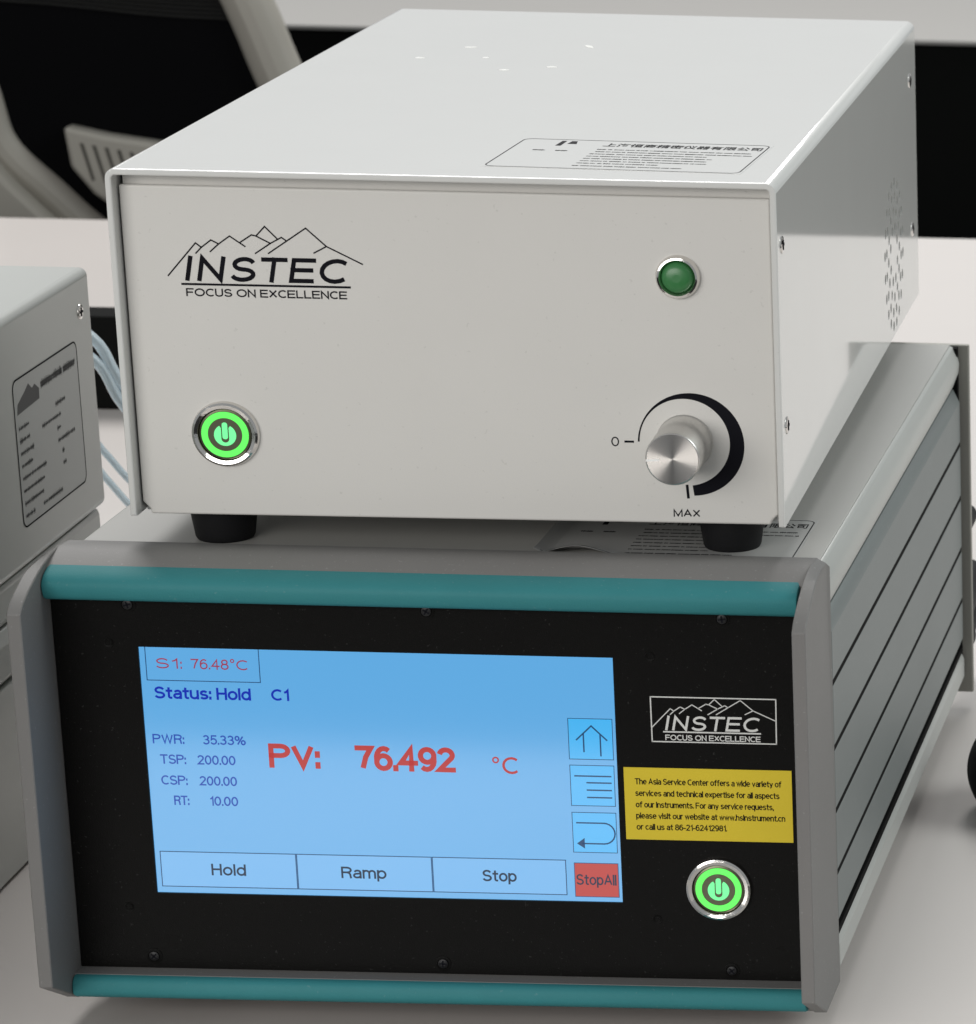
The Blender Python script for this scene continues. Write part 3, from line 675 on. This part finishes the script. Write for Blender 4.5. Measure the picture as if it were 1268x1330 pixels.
# screws on the black panel
def panel_screw(x, z, rot):
    s = Lw.part('panel_screw', lathe([(0.0029, -0.0001), (0.0029, 0.0003), (0.0022, 0.0004), (0.0020, 0.0001)], (x, YP, z), seg=24), M['panel'])
    h = Lw.part('screw_head', lathe([(0.0019, 0.0002), (0.0018, 0.0007), (0.0010, 0.0009)], (x, YP, z), seg=20), M['screw'], parent=s)
    bm = bmesh.new(); T = Ty(YP - 0.0009)
    for a in (rot, rot + math.pi / 2):
        add_stroke(bm, [(x - 0.0011 * math.cos(a), z - 0.0011 * math.sin(a)), (x + 0.0011 * math.cos(a), z + 0.0011 * math.sin(a))], 0.0006, 0.00006, T)
    Lw.part('cross_slot', bm, M['ink'], parent=s, smooth=False)
for i, (x, z) in enumerate(((0.0040, -0.0131), (0.1127, -0.0130), (0.2207, -0.0133), (0.0037, -0.1510), (0.1117, -0.1516), (0.2201, -0.1520))): panel_screw(x, z, 0.3 + i * 0.7)
d0 = Lw.part('panel_rivet', lathe([(0.0018, -0.0001), (0.0017, 0.0003), (0.0011, 0.0002), (0.0008, -0.0002)], (-0.0041, YP, -0.0279), seg=20), M['panel'])
for x, z in ((0.1937, -0.0284), (-0.0043, -0.1316), (0.1927, -0.1320)): Lw.again(d0, (x + 0.0041, 0, z + 0.0279))
# body
B0, B1, YR = 0.0095, 0.3880, 0.3905
BX0, BX1 = -0.0285, 0.2556
Lw.part('core', box(BX0 + 0.005, BX1 - 0.0050, B0 - 0.0005, B1 - 0.003, -0.1640, -0.0035), M['black'], smooth=False)
def top_profile():
    R = [(BX1 - 0.0045, -0.0002), (BX1 - 0.0030, -0.0010), (BX1 - 0.0008, -0.0058), (BX1 - 0.0002, -0.0085), (BX1 - 0.0006, -0.0130), (BX1 - 0.0030, -0.0196), (BX1 - 0.0052, -0.0196), (BX1 - 0.0052, -0.0030)]
    return R
mid = (BX0 + BX1) / 2
Lw.part('top_cover', box(BX0 + 0.0046, BX1 - 0.0046, B0, B1, -0.0030, 0.0, bev=0.0002), M['lowtop'])
for s in (1, -1):
    f = (lambda P: [(x if s == 1 else 2 * mid - x, z) for x, z in P])
    Lw.part('upper_side_rail', prism(f(top_profile()), B0, B1 - 0.001, 'y', bev=0.0003), M['rail'], angle=50)
    G = [-0.0200, -0.0476, -0.0736, -0.0988, -0.1238, -0.1478]
    for k in range(5):
        zt, zb = G[k], G[k + 1] + 0.0018
        if k == 0: P = [(BX1 - 0.0045, zt - 0.0006), (BX1 - 0.0030, zt - 0.0006), (BX1, zt - 0.0068), (BX1, zb), (BX1 - 0.0045, zb)]
        elif k == 4: P = [(BX1 - 0.0045, zt - 0.0003), (BX1 - 0.0004, zt - 0.0003), (BX1, zt - 0.0008), (BX1, zb + 0.0040), (BX1 - 0.0016, zb), (BX1 - 0.0045, zb)]
        else: P = [(BX1 - 0.0045, zt - 0.0003), (BX1 - 0.0004, zt - 0.0003), (BX1, zt - 0.0008), (BX1, zb), (BX1 - 0.0045, zb)]
        Lw.part('side_slat', prism(f(P), B0, B1 - 0.003, 'y', bev=0.00015, seg=1), M['slat'])
    for k in range(1, 6):       # black strip in each groove, painting the shade between the slats
        z = G[k]; a, b = sorted((f([(BX1 - 0.0044, 0)])[0][0], f([(BX1 - 0.00012, 0)])[0][0]))
        Lw.part('groove_shade', box(a, b, B0 + 0.0002, B1 - 0.0032, z - 0.0009, z + 0.0019), M['black'], smooth=False)
    P = [(BX1 - 0.0050, -0.1478), (BX1 - 0.0020, -0.1478), (BX1 + 0.0002, -0.1530), (BX1 + 0.0002, -0.1620), (BX1 - 0.0030, -0.1655), (BX1 - 0.0050, -0.1655)]
    Lw.part('lower_side_rail', prism(f(P), B0, B1 - 0.001, 'y', bev=0.0006), M['rail'], angle=50)
Lw.part('bottom_cover', box(BX0 + 0.0046, BX1 - 0.0046, B0, B1, -0.1665, -0.1642), M['lowtop'])
Lw.part('rear_plate', box(BX0 - 0.0036, BX1 + 0.0040, YR, YR + 0.003, -0.1712, -0.0004, bev=0.0008), M['plate'])
Lw.part('rear_gasket', box(BX0 + 0.001, BX1 - 0.001, B1 - 0.0029, YR - 0.0001, -0.164, -0.0012), M['black'], smooth=False)
lf = Lw.part('foot', lathe([(0.0095, 0.0001), (0.0105, 0.0012), (0.0112, -TZ - 0.1666)], (0.012, 0.015, TZ), 'z', cap0=True), M['rubber'])
Lw.again(lf, (0.205, 0, 0)); Lw.again(lf, (0, 0.34, 0)); Lw.again(lf, (0.205, 0.34, 0))
for z, r, l in ((-0.0995, 0.007, 0.060), (-0.1310, 0.010, 0.064), (-0.150, 0.009, 0.058)):
    Lw.part('rear_connector', lathe([(r, 0), (r, l * .4), (r * .8, l * .42), (r * .8, l)], (0.2490, YR + 0.0025, z), 'y+', seg=24), M['rubber'])
rating_label(Lw, 0.0, 0.1450, 0.2415, 0.0105, 0.0700, 0.0, M['paper2'], M['ink'], peel=True)

# ================================================================== left stack
GL = 'grey cases stacked at the left edge'
LX = -0.1000
A = Thing('grey_case', (-0.225, 0.06, -0.0560), 'upper grey-green metal case at the left edge with a bordered print label on its side', 'lab instrument', group=GL)
A.part('housing', box(LX - 0.25, LX, -0.16, 0.2775, -0.0560, 0.0505, bev=0.0035, seg=4), M['case'])
# side label
lab = None; T = Tx(LX)
bm = bmesh.new(); rr = rrect(0.1725, 0.2532, -0.0392, 0.0228, 0.004, 6)
add_poly(bm, rr, 0.00012, T); lab = A.part('side_label', bm, mat('side_label_film', (0.40, 0.415, 0.40), 0.4, coat=0.3, coat_r=0.15), smooth=False)
bm = bmesh.new(); T2 = Tx(LX + 0.00013); add_stroke(bm, outline(rr), 0.0007, 0.00003, T2); A.part('border_line', bm, M['ink'], parent=lab, smooth=False)
bm = bmesh.new(); q = lambda x, x0, x1, y0, y1: None
add_poly(bm, [(0.1755, 0.0082), (0.2030, 0.0092), (0.2035, 0.0135), (0.1985, 0.0165), (0.1950, 0.0155), (0.1910, 0.0184), (0.1860, 0.0160), (0.1767, 0.0125)], 0.00003, T2)
for a, b in ((0.2060, 0.2325), (0.2345, 0.2495)):
    print_rows(bm, [(a, b, 0.0150)], T2, 0.0042, 9); print_rows(bm, [(a, b, 0.0138)], T2, 0.003, 19)
A.part('label_logo', bm, M['greyink'], parent=lab, smooth=False)
bm = bmesh.new(); rws = []
for k, (e, a2, b2) in enumerate(((0.188, 0.222, 0.234), (0.188, 0.204, 0.228), (0.192, 0.222, 0.226), (0.189, 0.222, 0.243), (0.205, 0.226, 0.229), (0.203, 0.226, 0.2295), (0.199, 0.203, 0.203), (0.187, 0.198, 0.222))):
    z = 0.0022 - 0.0053 * k; rws.append((0.1762, e, z))
    if b2 > a2: rws.append((a2, b2, z))
print_rows(bm, rws, T2, 0.0028, 21); A.part('small_print', bm, M['greyink'], parent=lab, smooth=False)
side_screw(A, 0.262, 0.0335, LX)
Bc = Thing('grey_case', (-0.225, 0.06, TZ), 'lower grey case at the left edge with a pale rail, beneath the labelled case', 'lab instrument', group=GL)
Bc.part('housing', box(LX - 0.25, LX - 0.0012, -0.16, 0.275, TZ + 0.0012, -0.0975, bev=0.001), M['case'])
Bc.part('top_cover', box(LX - 0.25, LX - 0.0020, -0.16, 0.275, -0.0740, -0.0565, bev=0.003), M['case'])
Bc.part('side_rail', prism([(LX - 0.02, -0.0745), (LX - 0.0022, -0.0745), (LX - 0.0002, -0.0800), (LX - 0.0002, -0.0930), (LX - 0.0032, -0.0968), (LX - 0.02, -0.0968)], -0.16, 0.275, 'y', bev=0.0005), M['rail'])

# ================================================================== behind
bk = Thing('power_adapter', (-0.32, 0.961, TZ), 'matt black block on the table behind the clear tubes', 'power adapter')
bk.part('housing', box(-0.50, -0.14, 0.947, 0.975, TZ, -0.1195, bev=0.002), M['darkpanel'])
bk.part('lid_seam', box(-0.501, -0.139, 0.9462, 0.9758, TZ + 0.028, TZ + 0.0286), M['black'])
GT = 'clear tubes between the left cases and the stack'
tubes = [((-0.157, -0.0195), (-0.146, -0.0435), 'upper clear tube slanting down between the left cases and the off-white box'),
         ((-0.157, -0.0305), (-0.146, -0.0545), 'lower of the two thick clear tubes crossing the matt black block')]
for (a, b, lb) in tubes:
    sl = (b[1] - a[1]) / (b[0] - a[0])
    xs = [-0.20, -0.175, -0.157, -0.146, -0.12, -0.07, -0.01]
    pts = [(x, 0.45 + (x + 0.15) * 0.5, a[1] + sl * (x - a[0]) * (1.0 if -0.18 < x < -0.12 else 0.8)) for x in xs]
    pts[-1] = (-0.01, 0.56, TZ + 0.006 + 0.004); pts[-2] = (-0.07, 0.50, min(pts[-2][2], -0.120))
    pts[0] = (-0.215, 0.40, a[1] + 0.004); pts[1] = (-0.185, 0.43, a[1] + 0.022)
    bm = add_tube(bmesh.new(), smooth_pts(pts, 6), 0.0026, 16)
    o = mesh_obj('tube_and_reflection', bm, M['tube']); o['label'] = lb; o['category'] = 'tube'; o['group'] = GT
for z0, lb in ((-0.0765, 'upper of two added stripes below the black block, standing in for tube reflections'), (-0.0900, 'lower of two added stripes below the black block, standing in for tube reflections')):  # added thin tubes imitate the reflection of the thick ones on the table
    sl = -1.55
    pts = [(-0.215, 0.42, z0 + 0.03), (-0.175, 0.44, z0 - sl * 0.018), (-0.157, 0.45, z0), (-0.146, 0.455, z0 + sl * 0.011), (-0.125, 0.47, z0 + sl * 0.03), (-0.09, 0.50, TZ + 0.012), (-0.02, 0.56, TZ + 0.004)]
    o = mesh_obj('tube_and_reflection', add_tube(bmesh.new(), smooth_pts(pts, 6), 0.0017, 14), M['tube']); o['label'] = lb; o['category'] = 'tube'; o['group'] = 'added reflections of ' + GT

# black ribbed puck at the right edge
pk = Thing('ribbed_roller', (0.3130, 0.238, TZ), 'black ribbed round object cut by the right edge of the picture', 'roller')
prof = [(0.022, 0.0)]
N = 26
for k in range(N + 1):
    t = k / N; r = 0.020 + 0.0125 * math.sin(math.pi * (0.12 + 0.76 * t)) ** 0.8; h = 0.0005 + 0.036 * t
    prof += [(r, h), (r - 0.0009, h + 0.0007)]
prof += [(0.018, 0.0385), (0.006, 0.039)]
pk.part('ribbed_sleeve', lathe(prof, (0.3130, 0.238, TZ), 'z', seg=64, cap0=True), M['rubber'], angle=80)
pk.part('cap', lathe([(0.012, 0.0392), (0.011, 0.0405)], (0.3130, 0.238, TZ), 'z', seg=32), M['black'])

# chair behind the table
CY = 1.98
kx = lambda x: 0.4587 + (x - 0.4587) * (CY + 1.409) / (1.8 + 1.409)
kz = lambda z: 0.4009 + (z - 0.4009) * (CY + 1.409) / (1.8 + 1.409)
ch = Thing('office_chair', (kx(-0.50), CY + 0.1, FLOOR), 'office chair with black mesh back, grey frame and ribbed lumbar pad behind the table', 'chair')
def cp(L): return [(kx(x), kz(z)) for x, z in L]
bm = bmesh.new()
right = [(-0.560, 0.20), (-0.520, 0.10), (-0.4605, -0.0430), (-0.4390, -0.1020), (-0.405, -0.185), (-0.380, -0.235), (-0.395, -0.262)]
left = [(-0.735, 0.18), (-0.715, 0.06), (-0.690, -0.060), (-0.6760, -0.125), (-0.6640, -0.168), (-0.6280, -0.205), (-0.590, -0.240), (-0.545, -0.262), (-0.46, -0.272), (-0.395, -0.262)]
top = [(-0.735, 0.18), (-0.70, 0.235), (-0.63, 0.245), (-0.58, 0.235), (-0.560, 0.20)]
for path, r in ((right, 0.0215), (left, 0.0150), (top, 0.018)):
    add_tube(bm, smooth_pts([(kx(x), CY, kz(z)) for x, z in path], 6), r, 14, flat=0.8)
ch.part('back_frame', bm, M['chairframe'])
bm = bmesh.new()
add_prism(bm, cp([(-0.690, -0.150), (-0.668, -0.176), (-0.652, -0.196), (-0.626, -0.222), (-0.592, -0.252), (-0.600, -0.300), (-0.70, -0.31), (-0.73, -0.22)]), CY - 0.025, CY + 0.005, 'y', bev=0.006)
ch.part('frame_bracket', bm, M['chairframe'])
bm = bmesh.new()
add_prism(bm, cp([(-0.720, 0.175), (-0.575, 0.195), (-0.475, -0.043), (-0.450, -0.105), (-0.415, -0.185), (-0.39, -0.245), (-0.46, -0.262), (-0.545, -0.254), (-0.600, -0.222), (-0.655, -0.165), (-0.695, -0.04)]), CY - 0.002, CY + 0.002, 'y')
ch.part('mesh_back', bm, M['mesh'], smooth=False)
# knitted cords at the denser upper band of the mesh: far too many to pick apart
bm = bmesh.new()
for k in range(44):
    z = -0.054 + k * 0.0036
    f = (z + 0.054) / 0.25
    xa, xb = -0.690 - 0.11 * f * 0.5, -0.478 - 0.33 * (z + 0.043)
    pts = [(kx(xa + (xb - xa) * i / 6), CY - 0.0035 - 0.0008, kz(z + 0.0016 * math.sin(i) - 0.010 * (i / 6) + 0.006)) for i in range(7)]
    add_tube(bm, pts, 0.0011, 4)
o = ch.part('mesh_cords', bm, M['meshband'], smooth=False); o['kind'] = 'stuff'
lum = ch.part('lumbar_pad', prism(cp([(-0.6074, -0.1462), (-0.5738, -0.1530), (-0.5247, -0.1595), (-0.47, -0.163), (-0.455, -0.19), (-0.475, -0.225), (-0.55, -0.228), (-0.5868, -0.201), (-0.6037, -0.1791)]), CY - 0.028, CY - 0.006, 'y', bev=0.004, seg=3), M['chairframe'])
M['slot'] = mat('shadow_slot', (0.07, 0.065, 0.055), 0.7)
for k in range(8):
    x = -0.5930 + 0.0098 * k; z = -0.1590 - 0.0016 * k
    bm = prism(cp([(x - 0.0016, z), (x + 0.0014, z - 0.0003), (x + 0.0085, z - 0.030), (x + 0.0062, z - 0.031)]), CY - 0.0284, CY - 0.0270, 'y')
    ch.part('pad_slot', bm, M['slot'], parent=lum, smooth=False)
ch.part('seat', box(kx(-0.68), kx(-0.40), CY + 0.03, CY + 0.45, FLOOR + 0.42, FLOOR + 0.49, bev=0.02, seg=3), M['mesh'])
ch.part('stem', lathe([(0.03, 0.06), (0.03, 0.3), (0.02, 0.31), (0.02, 0.42)], (kx(-0.54), CY + 0.24, FLOOR), 'z'), M['chairframe'])
bm = bmesh.new()
for k in range(5):
    a = 2 * math.pi * k / 5; c = Vector((kx(-0.54), CY + 0.24, FLOOR))
    add_tube(bm, [c + Vector((0, 0, 0.10)), c + Vector((0.28 * math.cos(a), 0.28 * math.sin(a), 0.035))], [0.025, 0.016], 8)
    add_lathe(bm, [(0.018, 0.0), (0.024, 0.012), (0.018, 0.03)], c + Vector((0.28 * math.cos(a), 0.28 * math.sin(a), 0)), 'z', seg=12, cap0=True)
ch.part('star_base', bm, M['chairframe'])
ch.part('back_support', box(kx(-0.56), kx(-0.52), CY + 0.004, CY + 0.05, FLOOR + 0.40, kz(-0.255), bev=0.004), M['chairframe'])
